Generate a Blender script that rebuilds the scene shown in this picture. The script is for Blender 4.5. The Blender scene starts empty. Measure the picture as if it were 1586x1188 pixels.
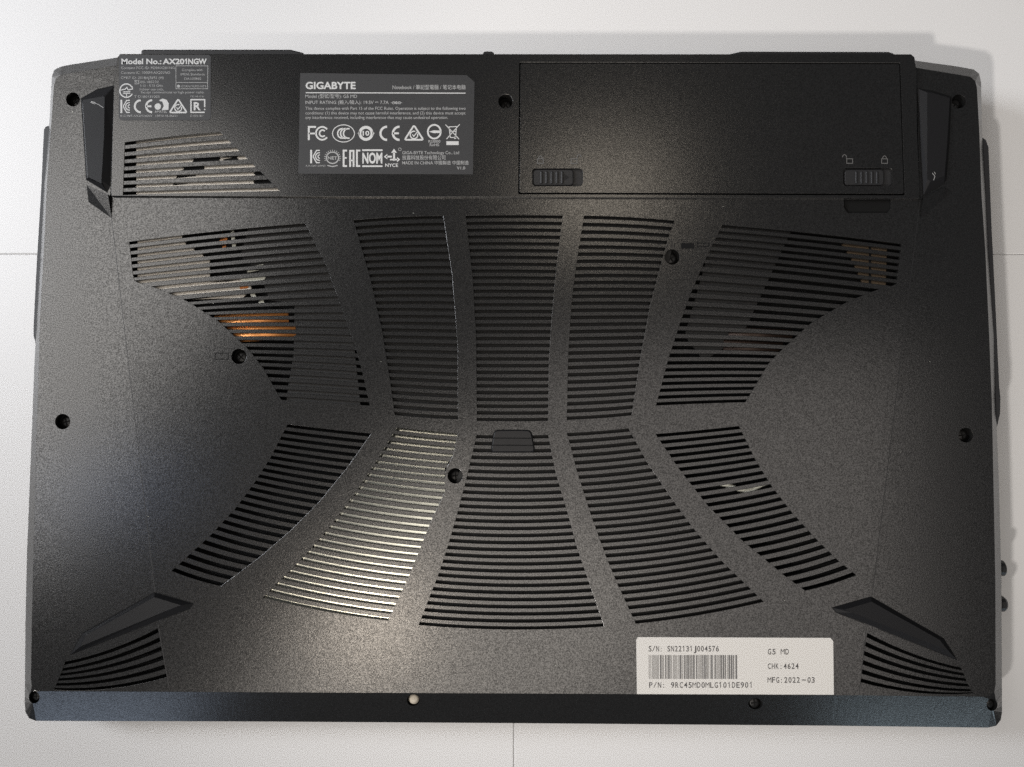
import bpy, bmesh, math, random
from mathutils import Vector, Matrix
random.seed(7)
S = bpy.context.scene
C = S.collection
R = math.radians

# ------------------------------------------------------------------ camera
Z0 = 0.025                 # height of the laptop's underside above the table
D = 0.300                  # camera to underside
TILT = R(4.5)
F = 1245.0                 # focal length in photo pixels (1586 wide)
cam_d = bpy.data.cameras.new('camera')
cam = bpy.data.objects.new('camera', cam_d); C.objects.link(cam)
cam.location = (0, -math.sin(TILT) * D, Z0 + math.cos(TILT) * D)
cam.rotation_euler = (TILT, 0, 0)
cam_d.sensor_fit = 'HORIZONTAL'; cam_d.sensor_width = 36.0
cam_d.lens = 36.0 * F / 1586.0
cam_d.clip_start = 0.01; cam_d.clip_end = 50
S.camera = cam
CL = Vector(cam.location)

def P(px, py, z=Z0):
    """point at height z seen at photo pixel (px, py)"""
    x = (px - 793.0) / F; y = -(py - 594.0) / F
    d = Vector((x, y * math.cos(TILT) + math.sin(TILT), y * math.sin(TILT) - math.cos(TILT)))
    t = (z - CL.z) / d.z
    return CL + d * t

# ------------------------------------------------------------------ world, lamps, exposure
S.view_settings.view_transform = 'Standard'; S.view_settings.look = 'None'
S.view_settings.exposure = 0.0; S.view_settings.gamma = 1.0
S.render.engine = 'CYCLES'
S.cycles.max_bounces = 6; S.cycles.use_denoising = False
W = bpy.data.worlds.new('World'); S.world = W; W.use_nodes = True
W.node_tree.nodes['Background'].inputs[0].default_value = (0.90, 0.93, 1.0, 1)
W.node_tree.nodes['Background'].inputs[1].default_value = 0.07

def lamp(name, px, py, height, size, power, col, shape='SQUARE', size_y=None, spread=180, aim=None):
    """area lamp hung where the underside would mirror it at pixel (px, py)"""
    p = P(px, py); d = (p - CL); d.z = -d.z
    t = height / d.z
    loc = p + d * t
    L = bpy.data.lights.new(name, 'AREA'); L.shape = shape; L.size = size
    if size_y: L.size_y = size_y
    L.energy = power; L.color = col; L.spread = R(spread)
    o = bpy.data.objects.new(name, L); C.objects.link(o); o.location = loc
    a = P(*aim) if aim else p
    o.rotation_euler = (a - loc).to_track_quat('-Z', 'Y').to_euler()
    return o
WARM = (1.0, 0.86, 0.70); NEUT = (1.0, 0.95, 0.90); COOL = (0.92, 0.95, 1.0); BLUE = (0.45, 0.62, 1.0)

def ceiling(name, px, py, w, h, roll, rad, col, height=1.6):
    """flat lamp added for a lit ceiling patch; its mirror image in the underside is w x h photo pixels round (px, py)"""
    p = P(px, py); d = (p - CL); d.z = -d.z
    k = (height + D) / D / 4150.0
    L = bpy.data.lights.new(name, 'AREA'); L.shape = 'RECTANGLE'; L.size = w * k; L.size_y = h * k
    L.energy = math.pi * L.size * L.size_y * rad; L.color = col
    o = bpy.data.objects.new(name, L); C.objects.link(o)
    o.location = p + d * (height / d.z); o.rotation_euler = (0, 0, R(roll))
    return o
ceiling('ceiling_glow_front', 700, 1040, 450, 600, -34, 2.3, (1.0, 0.92, 0.83))  # added lamp, slanted so a dark band stays beside its reflection
ceiling('ceiling_glow_left', 45, 480, 450, 760, -33, 2.9, (1.0, 0.96, 0.91))  # added lamp, its slanted edge bounds the dark band on the other side
ceiling('ceiling_glow_right', 1110, 850, 620, 600, 0, 1.0, (1.0, 0.92, 0.85))  # added lamp for the weaker sheen at right
ceiling('ceiling_glow_middle', 930, 300, 180, 120, 0, 4.0, (1.0, 0.88, 0.72))  # small lamp added for the glow at upper middle
lamp('ceiling_bulb', 580, 965, 1.6, 0.14, 0.9, WARM)

def direct(name, loc, size, power, col, aim=(0, 0, 0), size_y=None, spread=180):
    L = bpy.data.lights.new(name, 'AREA'); L.shape = 'RECTANGLE'; L.size = size; L.size_y = size_y or size
    L.energy = power; L.color = col; L.spread = R(spread)
    o = bpy.data.objects.new(name, L); C.objects.link(o); o.location = loc
    o.rotation_euler = (Vector(aim) - Vector(loc)).to_track_quat('-Z', 'Y').to_euler()
    return o
wl_ = bpy.data.lights.new('window_left', 'SPOT'); wl_.energy = 54.0; wl_.color = COOL
wl_.spot_size = R(40); wl_.spot_blend = 1.0; wl_.shadow_soft_size = 0.22  # cone narrowed to dim the lower-left table, as an unseen caster would
wo_ = bpy.data.objects.new('window_left', wl_); C.objects.link(wo_); wo_.location = (-0.95, 0.30, 0.60)
wo_.rotation_euler = (Vector((-0.16, 0.13, 0)) - wo_.location).to_track_quat('-Z', 'Y').to_euler()
sp_ = bpy.data.lights.new('desk_lamp', 'SPOT'); sp_.energy = 88.0; sp_.color = (1.0, 0.95, 0.90)
sp_.spot_size = R(11.0); sp_.spot_blend = 0.18; sp_.shadow_soft_size = 0.06  # cone edge stands in for an unseen caster's shadow at lower left
so_ = bpy.data.objects.new('desk_lamp', sp_); C.objects.link(so_); so_.location = (-1.1, -1.15, 1.5)
so_.rotation_euler = (P(1230, 380) - so_.location).to_track_quat('-Z', 'Y').to_euler()
direct('window_front_left', (-0.85, -1.4, 0.38), 0.4, 1.0, (0.66, 0.79, 1.0), (-0.15, 0, 0.02), 0.4)
direct('window_front_right', (0.85, -1.4, 0.38), 0.4, 1.0, (0.70, 0.88, 1.0), (0.15, -0.1, 0.02), 0.3)
direct('ramp_glint_lamp', (-0.86, -0.11, 1.40), 0.12, 0.14, BLUE, (-0.15, 0, 0.02), 0.3)  # small blue lamp added to tint the ramp below the left foot

# ------------------------------------------------------------------ materials
def mat(name, col, rough=0.5, metal=0.0, spec=0.5, bump=None, mottle=0.0, coat=0.0):
    m = bpy.data.materials.new(name); m.use_nodes = True
    nt = m.node_tree; b = nt.nodes['Principled BSDF']
    b.inputs['Base Color'].default_value = (*col, 1); b.inputs['Roughness'].default_value = rough
    b.inputs['Metallic'].default_value = metal; b.inputs['Specular IOR Level'].default_value = spec
    if coat: b.inputs['Coat Weight'].default_value = coat
    tc = nt.nodes.new('ShaderNodeTexCoord')
    if bump:
        prev = None
        for scale, strength, dist in bump:
            n = nt.nodes.new('ShaderNodeTexNoise'); n.inputs['Scale'].default_value = scale
            n.inputs['Detail'].default_value = 2.0; n.inputs['Roughness'].default_value = 0.6
            nt.links.new(tc.outputs['Object'], n.inputs['Vector'])
            u = nt.nodes.new('ShaderNodeBump'); u.inputs['Strength'].default_value = strength
            u.inputs['Distance'].default_value = dist
            nt.links.new(n.outputs['Fac'], u.inputs['Height'])
            if prev: nt.links.new(prev.outputs['Normal'], u.inputs['Normal'])
            prev = u
        nt.links.new(prev.outputs['Normal'], b.inputs['Normal'])
    if mottle:
        n = nt.nodes.new('ShaderNodeTexNoise'); n.inputs['Scale'].default_value = 1900
        n.inputs['Detail'].default_value = 3
        nt.links.new(tc.outputs['Object'], n.inputs['Vector'])
        r = nt.nodes.new('ShaderNodeValToRGB')
        r.color_ramp.elements[0].position = 0.3; r.color_ramp.elements[1].position = 0.7
        r.color_ramp.elements[0].color = (*[c * (1 - mottle) for c in col], 1)
        r.color_ramp.elements[1].color = (*[min(1, c * (1 + mottle)) for c in col], 1)
        nt.links.new(n.outputs['Fac'], r.inputs['Fac']); nt.links.new(r.outputs['Color'], b.inputs['Base Color'])
        n2 = nt.nodes.new('ShaderNodeTexNoise'); n2.inputs['Scale'].default_value = 2900; n2.inputs['Detail'].default_value = 1
        nt.links.new(tc.outputs['Object'], n2.inputs['Vector'])
        mr = nt.nodes.new('ShaderNodeMapRange'); mr.inputs[1].default_value = 0.35; mr.inputs[2].default_value = 0.65
        mr.inputs[3].default_value = 0.45; mr.inputs[4].default_value = 1.4
        nt.links.new(n2.outputs['Fac'], mr.inputs[0]); nt.links.new(mr.outputs[0], b.inputs['Specular IOR Level'])
    return m
GRAIN = [(2300, 0.8, 0.000024)]
M = dict(
    plastic=mat('grained_black_plastic', (0.010, 0.0098, 0.0096), 0.19, 0, 0.5, GRAIN, 0.35),
    slat=mat('grained_black_slat_plastic', (0.010, 0.0098, 0.0096), 0.19, 0, 0.5, GRAIN, 0.35),
    smooth=mat('smooth_black_plastic', (0.018, 0.018, 0.019), 0.38, 0, 0.5, [(1800, 0.2, 0.00005)]),
    rubber=mat('black_rubber', (0.011, 0.011, 0.012), 0.5, 0, 0.2, [(2600, 0.2, 0.00004)]),
    dark=mat('dark_inner_plastic', (0.004, 0.004, 0.004), 0.8, 0, 0.2),
    tab=mat('glossy_black_tab', (0.010, 0.010, 0.011), 0.35, 0, 0.35),
    edge=mat('satin_deck_plastic', (0.022, 0.022, 0.024), 0.5, 0, 0.4, [(2500, 0.2, 0.00004)]),
    shield=mat('dull_nickel_sheet', (0.80, 0.75, 0.67), 0.55, 0.35, 0.5, [(300, 0.3, 0.0003)]),
    shield2=mat('grey_fan_sheet', (0.035, 0.035, 0.035), 0.5, 0.5, 0.4, [(300, 0.3, 0.0003)]),
    foil=mat('silver_foil', (0.80, 0.81, 0.72), 0.20, 1.0, 0.5, [(100, 0.15, 0.0003)]),
    backing=mat('dark_mesh_backing', (0.011, 0.011, 0.011), 0.5, 0, 0.3),
    dull_copper=mat('dull_copper', (0.055, 0.035, 0.026), 0.5, 0.5),
    copper=mat('copper', (1.0, 0.42, 0.13), 0.42, 0.5, 0.5, [(400, 0.3, 0.0002)]),
    bronze=mat('bronze_film', (0.10, 0.070, 0.042), 0.5, 0.4),
    lock=mat('raised_mark_plastic', (0.12, 0.118, 0.115), 0.5),
    white=mat('white_wire', (0.6, 0.6, 0.52), 0.5),
    amber=mat('amber_part', (0.55, 0.18, 0.03), 0.4),
    screw=mat('blackened_steel', (0.035, 0.035, 0.035), 0.4, 0.8),
    silver_screw=mat('bright_steel', (0.50, 0.45, 0.37), 0.6, 0.3),
    label_grey=mat('charcoal_label', (0.032, 0.032, 0.033), 0.5, 0, 0.45, [(900, 0.1, 0.0001)]),
    label_white=mat('white_paper_label', (0.66, 0.64, 0.605), 0.55, 0, 0.3, [(700, 0.08, 0.0001)]),
    ink_white=mat('pale_grey_print', (0.52, 0.52, 0.51), 0.55, 0, 0.3),
    ink_soft=mat('soft_grey_print', (0.34, 0.34, 0.335), 0.6, 0, 0.3),
    ink_grey=mat('grey_ink', (0.085, 0.08, 0.08), 0.6, 0, 0.3),
    ink_bar=mat('barcode_ink', (0.16, 0.155, 0.15), 0.6, 0, 0.3),
    table=mat('white_laminate', (0.74, 0.735, 0.73), 0.42, 0, 0.4, [(60, 0.05, 0.0006)]),
    seam=mat('pale_seam_filler', (0.60, 0.55, 0.50), 0.6, 0, 0.3),
)

# ------------------------------------------------------------------ helpers
def empty(name, loc, **props):
    o = bpy.data.objects.new(name, None); C.objects.link(o); o.location = loc; o.empty_display_size = 0.02
    for k, v in props.items(): o[k] = v
    return o
def link(name, me, m, parent=None, label=None):
    me.materials.clear(); me.materials.append(m)
    o = bpy.data.objects.new(name, me); C.objects.link(o)
    if parent:
        o.parent = parent
        o.matrix_parent_inverse = Matrix.Translation(-world_of(parent))
    if label: o['label'] = label
    return o
def world_of(o):
    v = Vector(o.location)
    if o.parent and o.type == 'EMPTY': v = v + world_of(o.parent)
    return v if o.type == 'EMPTY' else Vector((0, 0, 0))
def mesh(name, verts, faces, m, parent=None, label=None, smooth=False):
    me = bpy.data.meshes.new(name); me.from_pydata([tuple(v) for v in verts], [], faces)
    bm = bmesh.new(); bm.from_mesh(me); bmesh.ops.recalc_face_normals(bm, faces=bm.faces); bm.to_mesh(me); bm.free()
    if smooth:
        for p in me.polygons: p.use_smooth = True
    me.update()
    return link(name, me, m, parent, label)
def loft(name, loops, m, parent=None, cap_top=True, cap_bot=False, label=None, smooth=False, closed=True):
    """loops: lists of world points, top first"""
    V = []; Fc = []; n = len(loops[0])
    for lp in loops: V += list(lp)
    for k in range(len(loops) - 1):
        for i in range(n if closed else n - 1):
            j = (i + 1) % n
            Fc.append((k * n + i, k * n + j, (k + 1) * n + j, (k + 1) * n + i))
    if cap_top: Fc.append(tuple(range(n)))
    if cap_bot: Fc.append(tuple(range((len(loops) - 1) * n, len(loops) * n)))
    return mesh(name, V, Fc, m, parent, label, smooth)
def down(loop, z): return [Vector((p.x, p.y, z)) for p in loop]
def inset(pts, d):
    """shrink a px polygon by d towards its inside (miter)"""
    n = len(pts); A = sum(pts[i][0] * pts[(i + 1) % n][1] - pts[(i + 1) % n][0] * pts[i][1] for i in range(n))
    s = 1 if A > 0 else -1; out = []
    for i in range(n):
        a = Vector(pts[i - 1]); b = Vector(pts[i]); c = Vector(pts[(i + 1) % n])
        u = (b - a).normalized(); v = (c - b).normalized()
        n1 = Vector((-u.y, u.x)) * s; n2 = Vector((-v.y, v.x)) * s
        k = n1 + n2
        if k.length < 1e-4: k = n1
        k.normalize(); q = max(0.45, k.dot(n1))
        p = b + k * (d / q); out.append((p.x, p.y))
    return out
def slab(name, pts, ztop, thick, m, parent=None, bevel=0.0, label=None):
    """px polygon seen at ztop, given thickness and a chamfered rim (bevel in px)"""
    top = [P(x, y, ztop) for x, y in inset(pts, bevel)] if bevel else [P(x, y, ztop) for x, y in pts]
    loops = [top]
    if bevel: loops.append([P(x, y, ztop - bevel / 4150 * 0.8) for x, y in pts])
    loops.append(down(loops[-1], ztop - thick))
    return loft(name, loops, m, parent, True, True, label)
def rrect(x0, y0, x1, y1, r, n=5):
    out = []
    for cx, cy, a in ((x1 - r, y0 + r, -90), (x1 - r, y1 - r, 0), (x0 + r, y1 - r, 90), (x0 + r, y0 + r, 180)):
        for i in range(n + 1):
            t = R(a + 90 * i / n); out.append((cx + r * math.cos(t), cy + r * math.sin(t)))
    return out
def circ(cx, cy, rx, ry=None, n=28):
    ry = ry or rx
    return [(cx + rx * math.cos(2 * math.pi * i / n), cy + ry * math.sin(2 * math.pi * i / n)) for i in range(n)]
def round_corners(pts, r, n=4):
    out = []; N = len(pts)
    for i in range(N):
        a, b, c = Vector(pts[i - 1]), Vector(pts[i]), Vector(pts[(i + 1) % N])
        ra = min(r, (a - b).length * 0.45, (c - b).length * 0.45)
        p = b + (a - b).normalized() * ra; q = b + (c - b).normalized() * ra
        for k in range(n + 1):
            t = k / n; o = p * (1 - t) ** 2 + b * 2 * t * (1 - t) + q * t * t; out.append((o.x, o.y))
    return out

# cover surface: flat middle, two flanks falling away beyond the creases
CRL = [P(168, 303), P(262, 1075)]; CRR = [P(1425, 307), P(1330, 1075)]
FS = math.tan(R(0.45))
def zf(x, y):
    def dist(a, b, s):
        d = (b - a).to_2d().normalized(); w = Vector((x - a.x, y - a.y))
        return max(0.0, s * (d.x * w.y - d.y * w.x))
    return Z0 - FS * max(dist(CRL[0], CRL[1], -1), dist(CRR[0], CRR[1], 1))
def SP(px, py, dz=0.0):
    p = P(px, py, Z0 + dz)
    for _ in range(3): p = P(px, py, zf(p.x, p.y) + dz)
    return p
def plate(name, outer, holes, thick, m, parent, surf, bevel=0.00005, label=None, zfun=None):
    """a sheet with openings: filled curve, extruded and bevelled, then converted to a mesh.
    surf(px,py) gives the world point of the top surface, zfun(x,y) its height"""
    cu = bpy.data.curves.new(name, 'CURVE'); cu.dimensions = '2D'; cu.fill_mode = 'BOTH'
    cu.extrude = thick / 2 - bevel; cu.bevel_depth = bevel; cu.bevel_resolution = 1
    for loop in [outer] + holes:
        s = cu.splines.new('POLY'); s.points.add(len(loop) - 1); s.use_cyclic_u = True
        for i, (x, y) in enumerate(loop):
            p = surf(x, y); s.points[i].co = (p.x, p.y, 0, 1)
    t = bpy.data.objects.new('tmp', cu); C.objects.link(t)
    dg = bpy.context.evaluated_depsgraph_get(); dg.update()
    me = bpy.data.meshes.new_from_object(t.evaluated_get(dg))
    bpy.data.objects.remove(t); me.name = name
    for v in me.vertices:
        v.co.z += zfun(v.co.x, v.co.y) - thick / 2
    for p in me.polygons: p.use_smooth = False
    return link(name, me, m, parent, label)

# ------------------------------------------------------------------ table
tab = empty('table_top', (0, 0, 0), kind='structure')
def table_panel(x0, y0, x1, y1):
    t = 0.0004
    lo = [Vector((x0, y0, -t)), Vector((x1, y0, -t)), Vector((x1, y1, -t)), Vector((x0, y1, -t))]
    up = [Vector((x0 + t, y0 + t, 0)), Vector((x1 - t, y0 + t, 0)), Vector((x1 - t, y1 - t, 0)), Vector((x0 + t, y1 - t, 0))]
    return loft('panel', [up, lo, down(lo, -0.018)], M['table'], tab, True, True)
sl = P(0, 389, 0); sr = P(1586, 398, 0); ys = (sl.y + sr.y) / 2; xs = P(796, 1150, 0).x
g = 0.00006
table_panel(-1.1, ys + g, 1.1, 0.75)
table_panel(-1.1, -0.65, xs - g, ys - g)
table_panel(xs + g, -0.65, 1.1, ys - g)
mesh('seam_filler', [(-1.1, -0.65, -0.0009), (1.1, -0.65, -0.0009), (1.1, 0.75, -0.0009), (-1.1, 0.75, -0.0009)], [(0, 1, 2, 3)], M['seam'], tab)

# ------------------------------------------------------------------ laptop
lap = empty('laptop', (0, 0, 0), label='black laptop lying upside down on the white table, its vented underside facing up', category='laptop')

# rim of the shell: (edge of the cover) ; (foot of the chamfer) ; drop in mm
RIM = [((182,101),(182,89),4),((110,113),(110,100),4),((94,116.5),(95,103),4),((86.5,122),(84,108),4),((83.5,133),(80.5,118),4),
 ((79,200),(76,194),4),((73,280),(69,280),4),((67.7,394),(63,394),4),((62,490),(57,490),4.5),((60.5,560),(53.5,560),5),
 ((56,700),(48,700),5),((51.8,860),(41.7,860),5),((49.5,960),(39.5,960),5),((48,1052),(38.2,1088),5.5),((49.5,1062),(39.5,1103),6),
 ((54,1068),(45,1112.5),6),((63,1070.5),(56,1116.5),6),((400,1072),(400,1117.5),6),((790,1074),(790,1120),6),((1290,1076.5),(1290,1124),6),
 ((1522,1079),(1530,1127),6),((1534,1077),(1543,1124),6),((1540,1071),(1550,1115),6),((1542,1060),(1552,1103),5.5),
 ((1541.5,900),(1551,900),5),((1538.5,741),(1547,741),5),((1536,620),(1543,640),5),((1532,520),(1540,520),5),((1526,388),(1531,388),4.5),
 ((1520,300),(1526,300),4),((1516.5,200),(1521,205),4),((1513,136),(1519.5,127),4),((1510.5,126),(1516.5,114),4),((1503,119),(1508,107.5),4),
 ((1480,115),(1480,102.5),4),((1418,106),(1418,94),4),((1410,92),(1412,86),4),((190,92),(186,84),4)]
NR = len(RIM)
inner = [SP(*r[0]) for r in RIM]
outer = [P(*r[1], Z0 - r[2] / 1000) for r in RIM]
# openings for screws on the front chamfer
def zch(px, py):
    def at(pts):
        for q, r in zip(pts, pts[1:]):
            if px <= r[0]: break
        return q[1] + (r[1] - q[1]) * (px - q[0]) / (r[0] - q[0])
    y0 = at([(63,1070.5),(400,1072),(790,1074),(1290,1076.5),(1522,1079)])
    y1 = at([(56,1116.5),(400,1117.5),(790,1120),(1290,1124),(1530,1127)])
    t = min(1, max(0.02, (py - y0) / (y1 - y0)))
    p = P(px, y0); z0 = zf(p.x, p.y)
    return z0 + (Z0 - 0.006 - z0) * t
FH = [(53, 1080, 8.5, 9.5), (640, 1084.5, 10, 9), (1170, 1090, 11, 8.5), (1536.5, 1091.5, 8.5, 9.5)]
from mathutils.geometry import delaunay_2d_cdt
def finer(pts, step=0.0022):
    out = []
    for i, p in enumerate(pts):
        q = pts[(i + 1) % len(pts)]; n = max(1, int((q - p).length / step))
        out += [p.lerp(q, k / n) for k in range(n)]
    return out
rim_loops = [finer(outer), finer(inner)]
fh_loops = []
for cx, cy, rx, ry in FH:
    fh_loops.append([P(x, y, zch(x, y)) for x, y in circ(cx, cy, rx, ry, 24)])
rim_loops += fh_loops
V3 = []; edges = []; faces_in = []
for lp in rim_loops:
    b0 = len(V3); V3 += lp; edges += [(b0 + i, b0 + (i + 1) % len(lp)) for i in range(len(lp))]
r_ = delaunay_2d_cdt([v.to_2d() for v in V3], edges, [], 0, 1e-7)
V_ = [V3[r_[3][i][0]] if r_[3][i] else Vector((v.x, v.y, Z0 - 0.003)) for i, v in enumerate(r_[0])]
def inside(lp, x, y):
    c = False
    for i in range(len(lp)):
        a, b = lp[i - 1], lp[i]
        if (a.y > y) != (b.y > y) and x < (b.x - a.x) * (y - a.y) / (b.y - a.y) + a.x: c = not c
    return c
keep = []
for f in r_[2]:
    c = sum((V_[i] for i in f), Vector()) / len(f)
    if inside(rim_loops[0], c.x, c.y) and not any(inside(l_, c.x, c.y) for l_ in rim_loops[1:]): keep.append(tuple(f))
me = bpy.data.meshes.new('chamfered_rim'); me.from_pydata([tuple(v) for v in V_], [], keep)
bm = bmesh.new(); bm.from_mesh(me)
for fc in bm.faces:
    fc.normal_update()
    if fc.normal.z < 0: fc.normal_flip()
bm.to_mesh(me); bm.free()
link('chamfered_rim', me, M['plastic'], lap)
loft('side_wall', [outer, down(outer, 0.0062)], M['edge'], lap, False, False)
lid = [(p[1][0], p[1][1]) for p in RIM]
ll = [Vector((p.x * 0.995, p.y * 0.995, 0.0058)) for p in outer]
loft('screen_lid', [ll, down(ll, 0.0)], M['edge'], lap, True, True)
slab('inner_tray', [(100,112),(1500,118),(1520,700),(1530,1060),(66,1056),(80,600)], Z0 - 0.0055, 0.001, M['dark'], lap)
# lower deck bulges beyond the cover at both sides and behind the hinges
slab('side_vent_housing', [(68,201),(71,196),(84,193),(100,193),(100,560),(64,556),(56,536),(52,520),(52,505),(57,406),(64,290)], Z0 - 0.0052, 0.012, M['edge'], lap, 1.5)
slab('side_vent_housing', [(1490,210),(1519,211),(1527,217),(1531,228),(1535.7,350),(1542,477),(1547.6,598),(1549.5,615),(1549,640),(1544.5,660),(1530,676),(1490,670)], Z0 - 0.0052, 0.012, M['edge'], lap, 1.5)
slab('hinge_cover', [(219,79),(222,77),(450,77),(470,82),(470,100),(219,100)], Z0 - 0.006, 0.010, M['smooth'], lap, 1.5)
slab('hinge_cover', [(1130,84),(1148,80),(1376,80.5),(1384,83),(1384,100),(1130,100)], Z0 - 0.006, 0.010, M['smooth'], lap, 1.5)
slab('camera_bump', [(748,82),(751,79.8),(762,79.8),(765,82),(765,95),(748,95)], Z0 - 0.008, 0.004, M['smooth'], lap, 1)
for yy in (880, 935):
    lp = []
    c = P(1549, yy, Z0 - 0.011)
    loops = [[Vector((c.x + dx, c.y + 0.0030 * s * math.cos(a), c.z + 0.0030 * s * math.sin(a))) for a in [2 * math.pi * k / 16 for k in range(16)]]
             for dx, s in ((0.0016 if yy > 900 else 0.001, 0.80), (0.0008, 1.0), (-0.004, 1.0))]
    loft('port_rim', loops, M['smooth'], lap, True, False, smooth=False)

# ---- vents: (count, left end points keyed by slot, right end points, sag of first, sag of last)
def keyed(keys, i):
    for a, b in zip(keys, keys[1:]):
        if i <= b[0]:
            t = (i - a[0]) / (b[0] - a[0]); return (a[1] + (b[1] - a[1]) * t, a[2] + (b[2] - a[2]) * t)
    a, b = keys[-2], keys[-1]; t = (i - a[0]) / (b[0] - a[0])
    return (a[1] + (b[1] - a[1]) * t, a[2] + (b[2] - a[2]) * t)
VENTS = dict(
 rear=(8, [(0,193,222.5),(7,190,300)], [(0,344,206.5),(7,432,293.5)], 1.0, 0.5, 0.0012),
 a=(25, [(0,200,376.5),(5,206,428),(6,209,437),(7,242,446),(9,289,466),(13,350-12,497.5),(17,383,539.5),(20,407,569.5),(24,434,617)],
        [(0,474,348),(6,506,412),(12,533,487),(17,553,545),(20,562,579),(24,572.5,626)], 2.0, 0.5, 0),
 b=(29, [(0,548,343),(8,572.4,427.4),(16,591.5,511),(24,605,596.5),(28,611,640.5)],
        [(0,687,336.5),(8,700.5,426),(18,709,535),(28,709.5,647)], 1.6, -1.0, 0),
 c=(31, [(0,721.5,336),(9,732,430.5),(18,737.5,524.5),(30,738.5,649.7)],
        [(0,871.5,336),(8,861,421),(15,854.5,493),(21,850.5,556),(30,849,649.7)], 0.8, -0.6, 0),
 d=(29, [(0,904,336.5),(4,896.6,382.7),(8,890.3,427.4),(12,885,470),(19,880,547),(28,877.8,648)],
        [(0,1043.8,344),(3,1033,376),(8,1019,428),(12,1007.7,470),(16,1000,512),(20,991.8,555),(28,978.8,641)], 1.6, -1.0, 0),
 e=(25, [(0,1117.6,350.4),(6,1089,409.7),(9,1071,451),(13,1052.4,502.4),(18,1033,562.5),(24,1016.5,626)],
        [(0,1396.4,380),(6,1389,441),(7,1354.7,450),(9,1308.5,469.5),(12,1255.4,501),(16,1210,543),(18,1191,562.5),(24,1156,621)], 2.0, 0.5, 0),
 f=(23, [(0,444,659),(5,419,707.8),(9,394.7,746.5),(13,365,787),(17,327,828),(22,268,882)],
        [(0,573.5,673.7),(5,537,725.5),(10,494,778),(14,452,820),(18,402.8,862.6),(22,345.5,905.7)], -0.5, -2.0, 0),
 g=(27, [(0,613,664),(5,582,715),(10,549,765),(15,511,816),(20,468,865),(26,409,923.7)],
        [(0,709,673.7),(3,702,706),(4,696,716.7),(5,691,727),(7,689,749),(8,690,761),(12,669,804),(16,651.5,848),(20,634,892),(26,602,959)], -0.6, -3.5, 0),
 h=(28, [(0,737.6,675.8),(6,722.5,740),(11,708.6,794),(16,693,847.5),(20,678.8,890),(27,649,965.8)],
        [(0,849.5,675.8),(5,860,730),(11,879,794),(16,893.5,847.5),(20,909,892),(27,935,968)], -0.8, -6.0, 0),
 i=(27, [(0,878.5,673),(5,893,728),(11,914,794.4),(17,937.9,860.6),(20,952,895),(26,983.4,963.8)],
        [(0,974.6,665.7),(5,1003,717),(10,1039,769.7),(15,1076,821),(20,1120,871),(26,1181,930)], -0.6, -3.5, 0),
 j=(23, [(0,1016.5,674.5),(5,1052,727),(10,1095,782),(15,1148,836),(20,1214,891),(22,1243.8,912.7)],
        [(0,1145.8,661.9),(5,1170,711),(9,1195,752),(13,1226,792.7),(17,1265,835.6),(20,1297,867),(22,1323.8,888.6)], -0.5, -2.0, 0),
 k=(6, [(0,100,1027),(1,96.5,1037),(5,84,1067)], [(0,245,976),(5,258,1046)], -6, -8, 0),
 l=(6, [(0,1342.6,983),(5,1331,1053)], [(0,1490,1036),(4,1504,1069),(5,1507,1073)], -6, -8, 0),
)
# slot height as a fraction of the pitch
HF = 0.425
def slot_line(v, i, off, ext=0.0, nseg=8):
    """px points left to right along slot line i, shifted by off pitches"""
    n, Lk, Rk, s0, s1, dz = v
    a0 = keyed(Lk, max(0, min(n - 1, i))); b0 = keyed(Rk, max(0, min(n - 1, i)))
    ii = i + off
    def lin(k):
        if ii < 0: q0, q1 = keyed(k, 0), keyed(k, 1); return (q0[0] + (q1[0] - q0[0]) * ii, q0[1] + (q1[1] - q0[1]) * ii)
        if ii > n - 1: q0, q1 = keyed(k, n - 2), keyed(k, n - 1); t = ii - (n - 1); return (q1[0] + (q1[0] - q0[0]) * t, q1[1] + (q1[1] - q0[1]) * t)
        return keyed(k, ii)
    a = lin(Lk); b = lin(Rk); s = s0 + (s1 - s0) * i / (n - 1)
    L = math.hypot(b[0] - a[0], b[1] - a[1]); ux, uy = (b[0] - a[0]) / L, (b[1] - a[1]) / L
    a = (a[0] - ux * ext, a[1] - uy * ext); b = (b[0] + ux * ext, b[1] + uy * ext)
    out = []
    for k in range(nseg + 1):
        t = k / nseg; bow = 4 * t * (1 - t) * s
        out.append((a[0] + (b[0] - a[0]) * t, a[1] + (b[1] - a[1]) * t - bow))
    return out
def vent_opening(v):
    n = v[0]
    top = slot_line(v, 0, -HF / 2); bot = slot_line(v, n - 1, HF / 2)
    right = []; left = []
    for i in range(n):
        for off in (-HF / 2, HF / 2):
            q = slot_line(v, i, off, 0, 2); left.append(q[0]); right.append(q[-1])
    # a straight run between the slots keeps the outline clean
    loop = top[:-1] + right[:-1] + bot[::-1][:-1] + left[::-1][:-1]
    out = []
    for p in loop:
        if not out or math.hypot(p[0] - out[-1][0], p[1] - out[-1][1]) > 0.4: out.append(p)
    return out
REC = 0.00016           # slats lie this far below the cover
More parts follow.
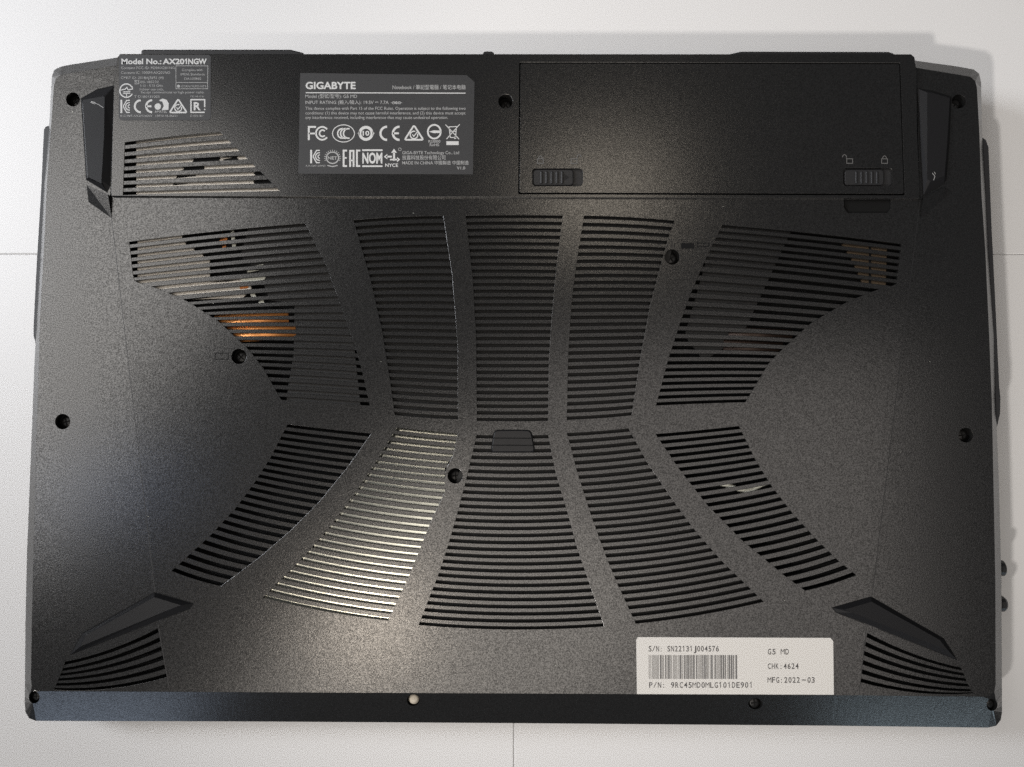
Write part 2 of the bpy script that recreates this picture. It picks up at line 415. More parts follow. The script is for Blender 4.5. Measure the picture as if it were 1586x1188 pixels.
def build_slats(key, skip=None):
    v = VENTS[key]; n = v[0]; dz = v[5]
    for i in range(n - 1):
        up = slot_line(v, i, HF / 2, 3.0); lo = slot_line(v, i + 1, -HF / 2, 3.0)
        c = 0.55    # chamfer in px
        f = lambda a, b, d: [(p[0], p[1] + d) for p in a]
        rows = [f(up, 0, 0), f(up, 0, c), f(lo, 0, -c), f(lo, 0, 0)]
        zs = [-REC - 0.00014, -REC, -REC, -REC - 0.00014]
        V = []; m_ = len(up)
        for r_, z_ in zip(rows, zs): V += [SP(x, y, dz + z_) for x, y in r_]
        V += [Vector((p.x, p.y, p.z - 0.0013)) for p in V[3 * m_:4 * m_]]
        V += [Vector((p.x, p.y, p.z - 0.0013)) for p in V[0:m_]]
        Fc = []
        for r_ in range(5):
            for k in range(m_ - 1): Fc.append((r_ * m_ + k, r_ * m_ + k + 1, (r_ + 1) * m_ + k + 1, (r_ + 1) * m_ + k))
        for k in range(m_ - 1): Fc.append((5 * m_ + k, 5 * m_ + k + 1, k + 1, k))
        mesh('vent_slat', V, Fc, M['slat'], lap)
for k in VENTS: build_slats(k)

# ---- covers
NOTCH = [(1307,309),(1380,309),(1380,322),(1374,330),(1313,330),(1307,322)]
cen = [(169,305),(1426,308.5),(1330,1077),(790,1074),(263,1071.4)]
flankL = [r[0] for r in RIM[:17]] + [(263,1071.4),(169,305),(171,300),(176,129),(181,103)]
flankR = [(1419,105),(1420,129),(1424,300),(1426,308.5),(1330,1077)] + [r[0] for r in RIM[20:36]]
flankR = flankR[:-1] if flankR[-1] == (1418,106) else flankR
HOLES = [(113,154,11,'L',0),(97,653,12,'L',1),(1485,157,11,'R',0),(1496,674,11.5,'R',1),(370,552,12,'C',0),(1041,398,12,'C',1),(705,737,12,'C',2),(783,157,11.5,'B',0)]
def vo(keys): return [vent_opening(VENTS[k]) for k in keys]
ch = [circ(x, y, r) for x, y, r, w, _ in HOLES if w == 'C']
surf = lambda x, y: SP(x, y)
plate('center_cover', cen, vo('abcdefghij') + ch + [NOTCH], 0.0016, M['plastic'], lap, surf, zfun=zf)
plate('side_cover', flankL, vo('k') + [circ(x, y, r) for x, y, r, w, _ in HOLES if w == 'L'], 0.0016, M['plastic'], lap, surf, bevel=0.00005, zfun=zf)
plate('side_cover', flankR, vo('l') + [circ(x, y, r) for x, y, r, w, _ in HOLES if w == 'R'], 0.0016, M['plastic'], lap, surf, bevel=0.00005, zfun=zf)
BZ = Z0 + 0.0012
bsurf = lambda x, y: P(x, y, BZ)
block = [(186,84),(1411,84.5),(1416,89),(1419,110),(1420,200),(1424,307),(173,303),(172.5,296),(177,129),(182,90)]
bay = round_corners([(804,96),(1395,97),(1402,303),(802.5,301)], 3)
plate('rear_cover', block, vo(['rear']) + [circ(783,157,11.5), bay], 0.0030, M['plastic'], lap, bsurf, bevel=0.00015, zfun=lambda x, y: BZ)
# ---- battery pack with two latches
bat = empty('battery', P(1100, 200, BZ))
bat.parent = lap
LR = [rrect(824,260.5,903,288.5,6), rrect(1305.5,260,1383,288.5,6)]
plate('battery_case', round_corners([(806.4,98.4),(1392.6,99.4),(1399.6,299.8),(805,298)], 3), LR, 0.0018, M['plastic'], bat, lambda x, y: P(x, y, BZ - 0.0001), bevel=0.00008, zfun=lambda x, y: BZ - 0.0001)
for (x0, y0, x1, y1), lr in (((826,262.5,888,287), 0), ((1308,262.5,1369,287), 1)):
    lt = slab('battery_latch', rrect(x0, y0, x1, y1, 5), BZ - 0.0006, 0.0015, M['smooth'], bat, 1.2)
    n = 5
    for k in range(n):
        rx = (x0 + 11 + 8 * k) if lr == 0 else (x0 + 17 + 8 * k)
        slab('grip_rib', [(rx, y0 + 3), (rx + 3.4, y0 + 3), (rx + 3.4, y1 - 3), (rx, y1 - 3)], BZ - 0.0001, 0.0006, M['smooth'], lt, 0.8)
    slab('latch_recess', rrect(x0 - 8, y0 - 6, x1 + 22, y1 + 6, 3), BZ - 0.0017, 0.001, M['smooth'], bat)
slab('bay_floor', [(798,92),(1402,93),(1408,306),(797,304)], BZ - 0.0028, 0.0006, M['dark'], lap)
slab('finger_notch', [(1300,304),(1388,304),(1388,336),(1300,336)], Z0 - 0.0012, 0.0006, M['dark'], lap)

# ---- 2-D artwork helper (marks on labels, engraved outlines)
class Art:
    def __init__(s): s.V = []; s.F = []
    def poly(s, pts):
        b = len(s.V); s.V += pts; s.F.append(tuple(range(b, b + len(pts)))); return s
    def stroke(s, pts, w, closed=False):
        n = len(pts); b = len(s.V); h = w / 2
        for i in range(n):
            a = Vector(pts[i - 1] if (i or closed) else pts[0]); c = Vector(pts[(i + 1) % n] if (i < n - 1 or closed) else pts[-1]); q = Vector(pts[i])
            u = (q - a); v = (c - q)
            u = u.normalized() if u.length > 1e-6 else v.normalized(); v = v.normalized() if v.length > 1e-6 else u
            nn = Vector((-u.y - v.y, u.x + v.x)); nn = nn.normalized() if nn.length > 1e-5 else Vector((-u.y, u.x))
            k = h / max(0.5, abs(nn.dot(Vector((-u.y, u.x)))))
            s.V += [tuple(q + nn * k), tuple(q - nn * k)]
        for i in range(n if closed else n - 1):
            j = (i + 1) % n; s.F.append((b + 2 * i, b + 2 * j, b + 2 * j + 1, b + 2 * i + 1))
        return s
    def arc(s, cx, cy, rx, ry, a0, a1, w, n=20):
        return s.stroke([(cx + rx * math.cos(R(a0 + (a1 - a0) * i / n)), cy + ry * math.sin(R(a0 + (a1 - a0) * i / n))) for i in range(n + 1)], w)
    def ring(s, cx, cy, rx, ry, w): return s.stroke(circ(cx, cy, rx, ry, 28), w, True)
    def text(s, body, x, y, h, width=None, bold=0.0, rot=0.0):
        """baseline-left at (x, y), cap height h px, fitted to a width in px"""
        c = bpy.data.curves.new('t', 'FONT'); c.body = body; c.resolution_u = 3; c.offset = bold
        o = bpy.data.objects.new('t', c); C.objects.link(o)
        d = bpy.context.evaluated_depsgraph_get(); d.update()
        me = bpy.data.meshes.new_from_object(o.evaluated_get(d))
        xs_ = [v.co.x for v in me.vertices]
        k = h / 0.70; x0, x1 = min(xs_), max(xs_)
        kx = width / (x1 - x0) if width else k
        b = len(s.V)
        for v in me.vertices:
            ex, ey = (v.co.x - x0) * kx, -v.co.y * k
            s.V.append((x + ex * math.cos(rot) - ey * math.sin(rot), y + ex * math.sin(rot) + ey * math.cos(rot)))
        for p in me.polygons: s.F.append(tuple(b + i for i in p.vertices))
        bpy.data.objects.remove(o); bpy.data.curves.remove(c); bpy.data.meshes.remove(me)
        return s
    def build(s, name, z, m, parent, label=None, surf=None):
        f = surf or (lambda x, y: P(x, y, z))
        me = bpy.data.meshes.new(name); me.from_pydata([tuple(f(x, y)) for x, y in s.V], [], s.F); me.update()
        for p in me.polygons:
            pass
        bm = bmesh.new(); bm.from_mesh(me)
        for fc in bm.faces:
            fc.normal_update()
            if fc.normal.z < 0: fc.normal_flip()
        bm.to_mesh(me); bm.free()
        return link(name, me, m, parent, label)

# ---- screws
def cross_screw(cx, cy, r, dz, top_loop, depth, m, ms, parent, big=0.8):
    low = [Vector((p.x, p.y, p.z - depth)) for p in top_loop]
    rec = loft('screw_recess', [top_loop, low], M['dark'], parent, False, True)
    c = sum((Vector(p) for p in low), Vector()) / len(low)
    rr = (top_loop[0] - sum((Vector(p) for p in top_loop), Vector()) / len(top_loop)).length * big
    a0 = random.uniform(0, 90)
    L = []
    for q, zz in ((0.0, 0.0010), (0.55, 0.00095), (0.9, 0.0007), (1.0, 0.0002)):
        L.append([Vector((c.x + rr * max(q, 0.02) * math.cos(t), c.y + rr * max(q, 0.02) * math.sin(t), c.z + zz)) for t in [2 * math.pi * k / 20 for k in range(20)]])
    sc = loft('screw', L, ms, rec, True, False, smooth=True)
    if ms is M['silver_screw']: return
    V = []; Fc = []
    for k in range(2):
        a = R(a0 + 90 * k); u = Vector((math.cos(a), math.sin(a), 0)) * rr * 0.6; w = Vector((-math.sin(a), math.cos(a), 0)) * rr * 0.11
        b = len(V); h = Vector((0, 0, 0.00104 + 0.00003 * k)); V += [c + h + u + w, c + h + u - w, c + h - u - w, c + h - u + w]; Fc.append((b, b + 1, b + 2, b + 3))
    mesh('cross_recess', V, Fc, M['dark'], rec)
for x, y, r, w, k in HOLES:
    dz = 0.0012 if w == 'B' else 0.0
    top = [SP(a, b, dz - 0.0004) for a, b in circ(x, y, r * 1.02)]
    cross_screw(x, y, r, dz, top, 0.0046 if w in 'B' else 0.0034, M['dark'], M['screw'], lap)
for (cx, cy, rx, ry), lp in zip(FH, fh_loops):
    cross_screw(cx, cy, rx, 0, lp, 0.0022, M['dark'], M['silver_screw'] if cx == 640 else M['screw'], lap, 0.85)

# ---- feet
def foot(pts, h, bev, tops=None, base=0.0, lab=None):
    lo = [SP(x, y, base) for x, y in pts]
    groove = inset(pts, -0.9)
    hi_px = tops or inset(pts, bev)
    hi = [SP(x, y, base + h) for x, y in hi_px]
    o = loft('rubber_foot', [hi, lo, [Vector((p.x, p.y, p.z - 0.001)) for p in lo]], M['rubber'], lap, True, False, label=lab)
    lp = [SP(x, y, 0.00006) for x, y in groove]
    lq = [SP(x, y, 0.00006) for x, y in pts]
    loft('foot_groove', [lp, lq], M['dark'], lap, False, False)
    return o
foot([(126,153),(150,139),(177,133),(174,210),(170,288),(165.5,297),(134,278)], 0.0016, 2,
     [(128,155),(160,149),(162,151),(161,210),(157,280),(157,284),(136,274)])
foot([(1420.5,137),(1444,141),(1473,150),(1470,220),(1465.5,277),(1462,284),(1430,303)], 0.0016, 2,
     [(1436,143),(1444,144),(1471,152),(1467,220),(1463,272),(1441,281),(1436,277)])
foot([(239,918),(299,935),(294,942.5),(109,1014),(127.5,981)], 0.0018, 2,
     [(239,925),(280,937.5),(265,943),(125,1001),(133,984)])
foot([(1349,924.6),(1461,989),(1482,1021.8),(1296,948.6),(1289.5,941.5)], 0.0018, 2,
     [(1350,932),(1455,991),(1468,1007),(1320,949),(1309,944)])
Art().stroke([(140,158.5),(147,160),(152,161.5),(160,167)], 0.8).poly([(141,156.5),(148,158.5),(147,161.5),(142,160)]).build('scuff_mark', Z0 + 0.00163, M['ink_soft'], lap)
Art().stroke([(1444,268),(1448,273),(1446,279)], 0.9).stroke([(1447,266),(1449,270)], 0.7).build('scuff_mark', Z0 + 0.00163, M['ink_soft'], lap)
# sloped ramps below the rear feet
def ramp(a, b, c, d):
    V = [SP(*a, 0.0020), SP(*b, 0.0020), SP(*c, 0.0), SP(*d, 0.0), SP(*a, -0.0005), SP(*b, -0.0005)]
    mesh('foot_ramp', V, [(0, 1, 2, 3), (0, 1, 5, 4), (1, 2, 5), (0, 3, 4)], M['plastic'], lap)
ramp((134,286), (167,301), (173,338), (137,313))
ramp((1430,306), (1464,290), (1461,309), (1425,340))

# ---- tab over the front vent, engraved boxes, lock symbols
slab('front_tab', round_corners([(766,666.5),(822,666.5),(828.5,700),(760.5,700)], 7), Z0 + 0.00045, 0.0012, M['tab'], lap, 1.2)
Art().stroke(round_corners([(765.5,666),(822.5,666),(829,700.5),(760,700.5)], 7), 1.3, True).build('tab_gap', Z0 + 0.00006, M['dark'], lap)
for yy in (678.5, 689.5):
    Art().stroke([(764 if yy < 680 else 762, yy), (824.5 if yy < 680 else 826.5, yy + 0.4)], 1.6).build('tab_groove', Z0 + 0.00049, M['dark'], lap)
for (x0, y0, x1, y1) in ((333,547,353.5,556.5),(1080,376.5,1098,381.5)):
    Art().stroke([(x0,y0),(x1,y0),(x1,y1),(x0,y1)], 1.2, True).build('engraved_box', 0, M['dark'], lap, surf=lambda x, y: SP(x, y, 0.00004))
Art().poly([(1055,376.5),(1075,376.5),(1075,385),(1055,385)]).build('engraved_box', 0, M['dark'], lap, surf=lambda x, y: SP(x, y, 0.00004))
def lock(cx, cy, open_):
    a = Art().stroke([(cx - 4.5, cy), (cx + 4.5, cy), (cx + 4.5, cy + 7), (cx - 4.5, cy + 7)], 1.1, True)
    if open_: a.arc(cx + 8 * open_, cy - 2.5, 3, 4, 180, 360, 1.1, 10); a.stroke([(cx + 5 * open_, cy - 2), (cx + 5 * open_, cy)], 1.1)
    else: a.arc(cx, cy, 3, 4.5, 180, 360, 1.1, 10)
    a.build('lock_symbol', BZ + 0.00006, M['lock'], bat)
lock(837, 246, 0); lock(889, 246, 1); lock(1370, 246, 0); lock(1316, 246, -1)
# triangle mark on left latch
Art().poly([(874,269),(882,274.5),(874,280)]).build('arrow_mark', BZ - 0.00055, M['tab'], bat)
# crease lines
for a, b in (((169,306),(240,917)), ((245,968),(262.5,1069)), ((1425,310),(1351,922)), ((1342.5,970),(1331,1072))):
    Art().stroke([a, b], 0.8).build('mould_line', 0, M['smooth'], lap, surf=lambda x, y: SP(x, y, 0.00005))

# ---- what shows through the vents
ic = empty('inner_parts', (0, 0, 0)); ic.parent = lap
ZI = Z0 - 0.0021
def inn(name, pts, m, z=ZI, t=0.0008, bev=0.6): return slab(name, pts, z, t, m, ic, bev)
inn('fan_cover', [(211,198),(350,192),(450,205),(450,304),(211,304)], M['shield'], Z0 - 0.0007)
for pts in ([(303,242),(333,238),(342,246),(330,256),(296,254)], [(290,256),(318,253),(316,262),(282,264)], [(281,265),(306,263),(303,273),(272,276)],
            [(345,247),(366,243),(372,250),(352,254)], [(392,268),(440,262),(440,272),(398,274)], [(392,281),(440,279),(440,290),(398,291)], [(270,277),(292,276),(290,285),(268,287)]):
    inn('dark_patch', pts, M['dark'], Z0 - 0.0005)  # irregular dark patches on the fan cover
inn('fan_cover', [(213,340),(270,345),(288,378),(318,398),(325,402),(325,437),(352,436),(380,432),(390,446),(376,462),(213,465)], M['shield'], ZI)
inn('fan_cover', [(388,340),(520,340),(545,500),(560,640),(440,640),(455,545),(456,470),(418,466),(400,420),(372,398)], M['shield2'], ZI)
for pts, m in (([(340,372),(352,368),(352,376),(342,379)], 'amber'), ([(344,382),(350,380),(350,386),(345,387)], 'amber'), ([(357,360),(362,358),(366,384),(360,386)], 'white'),
               ([(342,352),(350,351),(351,358),(343,359)], 'amber'), ([(378,415),(408,409),(408,417),(384,422)], 'white'), ([(373,432),(413,426),(410,433),(376,441)], 'white'),
               ([(369,440),(383,437),(385,446),(372,448)], 'amber'), ([(386,454),(392,452),(398,460),(391,462)], 'white'), ([(400,468),(408,464),(410,472),(402,474)], 'white')):
    inn('circuit_part', pts, M[m], ZI + 0.0003, 0.0006, 0.4)
def pipe(a, b, r, m, name='heat_pipe', z=Z0 - 0.0031):
    A = P(*a, z); B = P(*b, z); d = (B - A).normalized(); u = Vector((-d.y, d.x, 0)); loops = []
    for q in (A, B):
        loops.append([q + u * (r * 1.0 * math.cos(t)) + Vector((0, 0, r * 0.45 * math.sin(t))) for t in [2 * math.pi * k / 16 for k in range(16)]])
    return loft(name, loops, M[m], ic, True, True, smooth=True)
pipe((333,499), (447,491), 0.0024, 'copper'); pipe((345,520), (459,512), 0.0030, 'copper')
pipe((1128,516), (1226,520), 0.0024, 'dull_copper'); pipe((1120,535), (1212,540), 0.0024, 'dull_copper')
inn('fan_cover', [(1300,372),(1374,380),(1372,444),(1338,444),(1318,400)], M['bronze'])
inn('fan_rib', [(1346,376),(1349,376),(1349,444),(1346,444)], M['dark'], ZI + 0.0003, 0.0003, 0.2)
inn('fan_cover', [(1110,345),(1232,345),(1150,520),(1090,560),(1060,520)], M['shield2'], ZI - 0.0005)
# silver heat spreader below the bright vent and its neighbours
V = []; Fc = []; rows = [(655,604,714),(675,592,712),(700,580,708),(722,570,689),(753,550,689),(790,528,690),(830,496,682),(870,460,668),(905,424,655),(940,394,638),(978,560,622)]
for i, (yy, xa, xb) in enumerate(rows):
    q = max(0.0, (900 - yy) / 245.0); zz = Z0 - 0.0020 - 0.0033 * q * q  # bend added so the sheet's reflection darkens towards the top
    for k in range(5): V.append(P(xa + (xb - xa) * k / 4, yy + (0 if i < 9 else (k - 4) * 4), zz))
for i in range(len(rows) - 1):
    for k in range(4): Fc.append((i * 5 + k, i * 5 + k + 1, i * 5 + k + 6, i * 5 + k + 5))
mesh('heat_spreader', V, Fc, M['foil'], ic, smooth=True)
inn('vent_backing', [(540,330),(710,325),(720,655),(600,650),(560,400)], M['backing'], Z0 - 0.0025)
for q in ([(715,325),(880,325),(856,655),(730,655)], [(892,325),(1052,335),(984,650),(868,655)], [(730,665),(858,665),(945,975),(640,975)],
          [(870,662),(982,655),(1195,935),(975,975)]):
    inn('vent_backing', q, M['backing'], Z0 - 0.0025)
wp = [(1116,749),(1128,752),(1142,757),(1154,760),(1166,758),(1180,750),(1198,744)]
for a, b in zip(wp, wp[1:]): pass
ctr = [P(x, y, Z0 - 0.0024) for x, y in wp]; loops = []
for i, q in enumerate(ctr):
    d = (ctr[min(i + 1, len(ctr) - 1)] - ctr[max(0, i - 1)]).normalized(); u = Vector((-d.y, d.x, 0))
    loops.append([q + u * 0.0009 * math.cos(t) + Vector((0, 0, 0.0009 * math.sin(t))) for t in [2 * math.pi * k / 10 for k in range(10)]])
loft('antenna_wire', loops, M['white'], ic, True, True, smooth=True)

dust = Art()
for x, y, q in ((112,173.5,0.9),(165.5,246,0.7),(510,1064,1.0),(640,330,0.5),(1010,640,0.5),(1215,930,0.5),(330,470,0.5),(860,1030,0.6),(1440,560,0.5),(230,800,0.6),(590,560,0.5),(1120,320,0.5),(720,1045,0.5),(150,520,0.5),(1395,700,0.5),(430,1010,0.5)):
    dust.poly(circ(x, y, q, q * 0.7, 7))
do = dust.build('dust', 0, M['white'], lap, surf=lambda x, y: SP(x, y, 0.00012)); do['kind'] = 'stuff'
# ---- charcoal rating label
LZ = BZ + 0.00012
rl = slab('rating_label', [(465,113),(723,116.5),(735,127),(732.5,270),(462,269)], LZ, 0.0001, M['label_grey'], lap, 0.0, 'charcoal rating label with the maker name and rows of approval marks')
def mk(z=LZ): return Art(), z + 0.00004
A_ = Art()
A_.text('GIGABYTE', 473.3, 137.6, 10.6, 77.5, 0.03)
A_.stroke([(473.5,143.6),(721,144.3)], 1.5)
A_.build('brand_print', LZ + 4e-5, M['ink_white'], rl)
A_ = Art()
A_.text('Notebook / 筆記型電腦 / 笔记本电脑', 608, 138, 5.6, 113, 0.004)
A_.text('Model (型號/型号): G5 MD', 473, 151.6, 5.0, 80, 0.004)
A_.text('INPUT RATING (輸入/输入): 19.5V ⎓ 7.7A', 473, 161.0, 5.0, 129, 0.004)
A_.ring(609.5,159.2,1.8,1.8,0.8); A_.poly(circ(614,159.2,2.1,2.1,10)); A_.ring(618.5,159.2,1.8,1.8,0.8); A_.stroke([(605,159.2),(623,159.2)],0.6)
A_.text('This device complies with Part 15 of the FCC Rules. Operation is subject to the following two', 473, 170.0, 4.6, 248, 0.002)
A_.text('conditions: (1) this device may not cause harmful interference, and (2) this device must accept', 473, 177.2, 4.6, 248, 0.002)
A_.text('any interference received, including interference that may cause undesired operation.', 473, 184.2, 4.6, 221, 0.002)
A_.text('GIGA-BYTE Technology Co., Ltd', 623, 238.8, 4.8, 88, 0.004)
A_.text('技嘉科技股份有限公司', 623, 247, 5.4, 67, 0.004)
A_.text('MADE IN CHINA 中國製造 中国制造', 623, 254.6, 4.8, 103, 0.004)
A_.text('V1.0', 707.5, 262.4, 4.6, 13, 0.01)
A_.text('R-R-GBT-G5MD', 474, 258, 2.4, 30, 0.0)
A_.text('RJ3000', 663.5, 221, 4.2, 18.5, 0.01); A_.text('RoHS', 665.5, 226.3, 4.2, 14.5, 0.01)
A_.build('rating_print', LZ + 4e-5, M['ink_soft'], rl)
def mark(a, m='ink_white'): return a.build('approval_mark', LZ + 4e-5, M[m], rl)
def ce(a, cx1, cx2, cy, r, w):
    a.arc(cx1, cy, r, r, 90, 270, w); a.arc(cx2, cy, r, r, 90, 270, w); a.stroke([(cx2 - r, cy), (cx2 - 1, cy)], w * 0.9); return a
mark(Art().stroke([(478.3,217),(478.3,196.6),(489.5,196.6)],3.0).stroke([(478.3,206.8),(489,206.8)],2.6).arc(499,206.5,9.6,10,38,322,2.6).arc(499.5,206.5,4.6,5,40,320,2.4))
mark(Art().ring(532,206.7,17,13.3,1.3).arc(530,206.7,7,7.4,75,285,2.2).arc(534.5,206.7,7,7.4,75,285,2.2).arc(539.5,206.7,7.5,7.4,75,285,2.2))
mark(Art().ring(566.8,206.5,9.4,9.4,4.4).poly([(553.8,206.5),(557,202),(557,211)]).poly([(580,206.5),(576.6,202),(576.6,211)]).text('10',561.6,209.8,7,10.5,0.03))
mark(ce(Art(), 599.5, 618.8, 206.5, 10.2, 3.4))
def rcm(cx, cy, k):
    return Art().stroke(round_corners([(cx, cy - 13*k),(cx + 14.5*k, cy + 9.5*k),(cx - 14.5*k, cy + 9.5*k)], 3*k), 2.6*k, True).arc(cx, cy + 2*k, 5.8*k, 5.8*k, -20, 290, 1.8*k).stroke([(cx-2.6*k, cy+1*k),(cx-0.4*k, cy+4.4*k),(cx+5*k, cy-2.6*k)],1.5*k)
mark(rcm(641.2, 207, 1.0))
mark(Art().ring(672.6,204,10,10.6,2.6).poly([(664,204),(672,201.8),(683,202.4),(683,205.8),(672,206.2)]))
mark(Art().stroke([(690,193),(711,215.5)],1.3).stroke([(712,192.5),(691.5,215.5)],1.3).stroke([(695.5,196.5),(707,196),(705.6,213),(697.6,213)],1.3,True).stroke([(696,203.5),(706.6,203.5)],1.0).poly(circ(704.8,213.4,1.9,1.9,10)).poly([(691.4,218.8),(710.4,218.8),(710.4,224.6),(691.4,224.6)]))
def kc(x, y, k, sx=1.0):
    return Art().stroke([(x+1.6*k,y),(x+1.6*k,y+21*k)],3.0*k).stroke([(x+15*k,y+1*k),(x+10*k,y+1*k),(x+5*k,y+9.6*k),(x+5*k,y+11.4*k),(x+10*k,y+20*k),(x+15*k,y+20*k)],1.7*k).arc(x+15*k,y+10.5*k,6.6*k,6.0*k,90,270,1.7*k).arc(x+15*k,y+10.5*k,2.9*k,2.6*k,90,270,1.6*k)
mark(kc(480.3, 232, 1.0))
a = Art().ring(515,244.4,9.4,8.8,1.8).text('NET',507.8,247,4.8,14.4,0.02)
for k in range(15):
    t = R(-200 + 220 * k / 14); a.stroke([(515 + 10.8*math.cos(t), 244.4 + 10.2*math.sin(t)), (515 + 13*math.cos(t), 244.4 + 12.4*math.sin(t))], 1.0)
a.stroke([(507,256.2),(515,258),(523,256.2)],1.6); mark(a, 'ink_soft')
mark(Art().stroke([(537.5,233.2),(532.2,233.2),(532.2,257.2),(537.5,257.2)],2.8).stroke([(532.2,244.5),(537,244.5)],2.4).stroke([(542.3,258.5),(542.3,233.6),(547.6,233.6),(547.6,258.5)],2.8).stroke([(542.3,248.5),(547.6,248.5)],2.4).stroke([(558,233.2),(552.8,233.2),(552.8,257.2),(558,257.2)],2.8))
mark(Art().text('NOM',561.2,252.6,15.8,31.0,0.035).stroke([(561,232.6),(592.5,232.6)],2.6).stroke([(561,257.4),(592.5,257.4)],2.4))
mark(Art().stroke([(598,242.6),(607,242.6)],2.6).poly([(594.5,242.6),(600,238.4),(600,246.8)]).stroke([(610.3,249),(610.3,236)],3.0).poly([(610.3,230.4),(614.8,236.6),(605.8,236.6)]).stroke([(604,247.2),(616,247.2)],2.4).poly([(619.5,247.2),(615,243),(615,251.4)]).text('NYCE',596.6,258.3,5.0,20,0.02))
mark(Art().ring(619.3,231.3,2.2,2.2,0.7), 'ink_soft')

# ---- small radio label
wl = slab('radio_label', rrect(184,85,326.5,186,5), LZ, 0.0001, M['label_grey'], lap, 0.0, 'small charcoal radio label with bold model number in the corner')
Art().text('Model No.:', 188, 99.2, 8.2, 62, 0.03).text('AX20', 252, 99.2, 8.2, 33.5, 0.035).stroke([(286.4,93.4),(288.8,91.6),(288.8,99.2)],1.9).text('NGW', 291.4, 99.2, 8.2, 28.8, 0.035).build('model_print', LZ + 4e-5, M['ink_white'], wl)
A_ = Art()
A_.text('Contains FCC ID: PD9AX201NG', 187.5, 107, 4.0, 83, 0.0)
A_.text('Contains IC: 1000M-AX201NG', 187.5, 114.4, 4.0, 76, 0.0)
A_.text('CMIIT ID: 2018AJ7692 (M)', 187.5, 122.4, 4.0, 66, 0.0)
A_.text('R 003-180232', 209, 128.6, 3.6, 37, 0.0)
A_.text('5.15 - 5.35 GHz', 217, 134.4, 3.6, 35, 0.0)
A_.text('Indoor use only,', 216.5, 140.0, 3.6, 37, 0.0)
A_.text('Except communicate to high power radio.', 218.5, 144.6, 3.6, 98, 0.0)
A_.text('T D180131003', 208, 151.4, 3.6, 39, 0.0)
A_.text('Complies with', 282, 110, 3.6, 32, 0.0); A_.text('IMDA Standards', 280, 116.8, 3.6, 37, 0.0); A_.text('DA103865', 285.5, 123.6, 3.6, 26, 0.0)
A_.text('CCAH19LP0510T3', 281, 135.2, 3.2, 38, 0.0)
A_.text('AMATEL', 239.5, 174.6, 3.6, 19, 0.01)
A_.text('R-C-INT-AX201NGW   18970-18-06621', 186.5, 181.0, 3.2, 88, 0.0); A_.text('C:1225-18-1', 294.5, 181, 3.2, 20, 0.0); A_.text('CC-18-1235', 295, 150.5, 2.4, 21, 0.0)
A_.stroke([(272.5,102),(322,102),(321.5,137.5),(272.5,137.5)],0.8,True); A_.stroke([(272.5,127.8),(322,127.8)],0.8)
A_.poly(circ(276.5,133.5,2.4,2.4,12)); A_.stroke([(209,124.5),(214.6,124.5),(214.6,130),(209,130)],0.8,True)
A_.build('radio_print', LZ + 4e-5, M['ink_soft'], wl)
def mark2(a): return a.build('approval_mark', LZ + 4e-5, M['ink_white'], wl)
mark2(Art().arc(195.8,140.4,10.2,10.4,28,342,1.9).stroke([(187,139.5),(194,138),(196.4,135.4),(198.6,139.4),(206,137.6)],1.5).stroke([(190.5,142.4),(201.8,142)],1.3).stroke([(190.5,144.8),(201.8,144.5)],1.3).stroke([(196,145),(196,149.5)],1.3))
mark2(kc(186.4, 154.5, 0.98))
mark2(ce(Art(), 218, 235.6, 164.6, 9.2, 3.1))
mark2(Art().poly(circ(244.4,165,5,5,16)).poly([(246,155.5),(252,152.6),(258,154.6),(261.3,160),(261,170),(250.5,170.4),(253.6,164),(251.5,157.5)]))
mark2(rcm(276, 165.5, 0.92))
mark2(Art().stroke([(317,166),(317,154.4),(295.8,154.4),(295.8,174),(317,174)],2.0).text('R',300,170.4,12,11,0.03).poly(circ(317,169.5,1.2,1.2,8)))

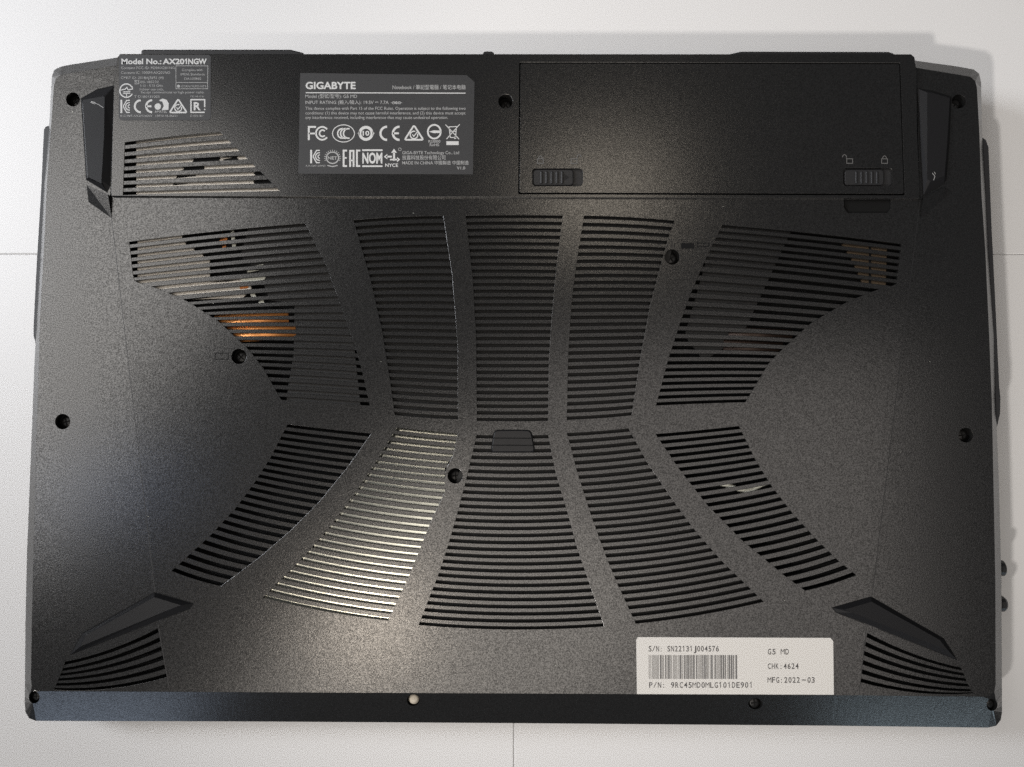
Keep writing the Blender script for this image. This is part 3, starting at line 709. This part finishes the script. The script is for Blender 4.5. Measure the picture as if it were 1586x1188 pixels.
# ---- white serial sticker
SZ = Z0 + 0.00022
sp = [(985.5,991),(988,986.8),(1286,988),(1290.5,993),(1291.5,1076),(986.5,1075)]
st = slab('serial_sticker', sp, SZ, 0.0002, M['label_white'], lap, 0.0, 'white serial number sticker with a barcode')
A_ = Art()
def mono(s, x, y, h, w, gap=None):
    """condensed label lettering, one cell per character"""
    n = len(s); cw = w / n
    for i, chh in enumerate(s):
        if chh == ' ': continue
        x0 = x + cw * i
        if chh == '1':
            A_.stroke([(x0 + cw * 0.22, y - h * 0.74), (x0 + cw * 0.52, y - h * 0.98), (x0 + cw * 0.52, y)], 1.15)
        elif chh == 'I': A_.stroke([(x0 + cw * 0.45, y - h), (x0 + cw * 0.45, y)], 1.15)
        elif chh == ':': A_.text(chh, x0 + cw * 0.34, y, h, cw * 0.2, 0.01)
        elif chh == '/': A_.stroke([(x0 + cw * 0.15, y), (x0 + cw * 0.8, y - h)], 1.0)
        else: A_.text(chh, x0 + cw * (0.04 if chh in 'MW' else 0.12), y, h, cw * (0.92 if chh in 'MW' else 0.76), 0.0 if chh in 'MW' else 0.012)
mono('S/N: SN22131J004576', 1004, 1009.0, 8.6, 110)
mono('P/N: 9RC45MD0MLG101DE901', 1004.6, 1065.2, 8.6, 162)
mono('G5 MD', 1188.5, 1013.6, 8.6, 34)
mono('CHK:4624', 1188.5, 1036.0, 8.6, 49)
mono('MFG:2022', 1188.5, 1057.4, 8.6, 51); A_.stroke([(1241.5,1053.3),(1248.5,1053.3)],1.4); mono('03', 1250, 1057.4, 8.6, 12.5)
A_.build('sticker_print', SZ + 4e-5, M['ink_grey'], st)
# bar pattern
x = 1004.8; rnd = random.Random(31); n = 0
a = Art()
while x < 1142:
    w = rnd.choice([0.9, 0.9, 1.8, 2.7]); w = min(w, 1142.5 - x)
    a.poly([(x, 1014.6), (x + w, 1014.6), (x + w + 0.2, 1051.6), (x + 0.2, 1051.6)]); x += w + rnd.choice([0.9, 0.9, 0.9, 1.8]); n += 1
a.build('barcode', SZ + 4e-5, M['ink_bar'], st)
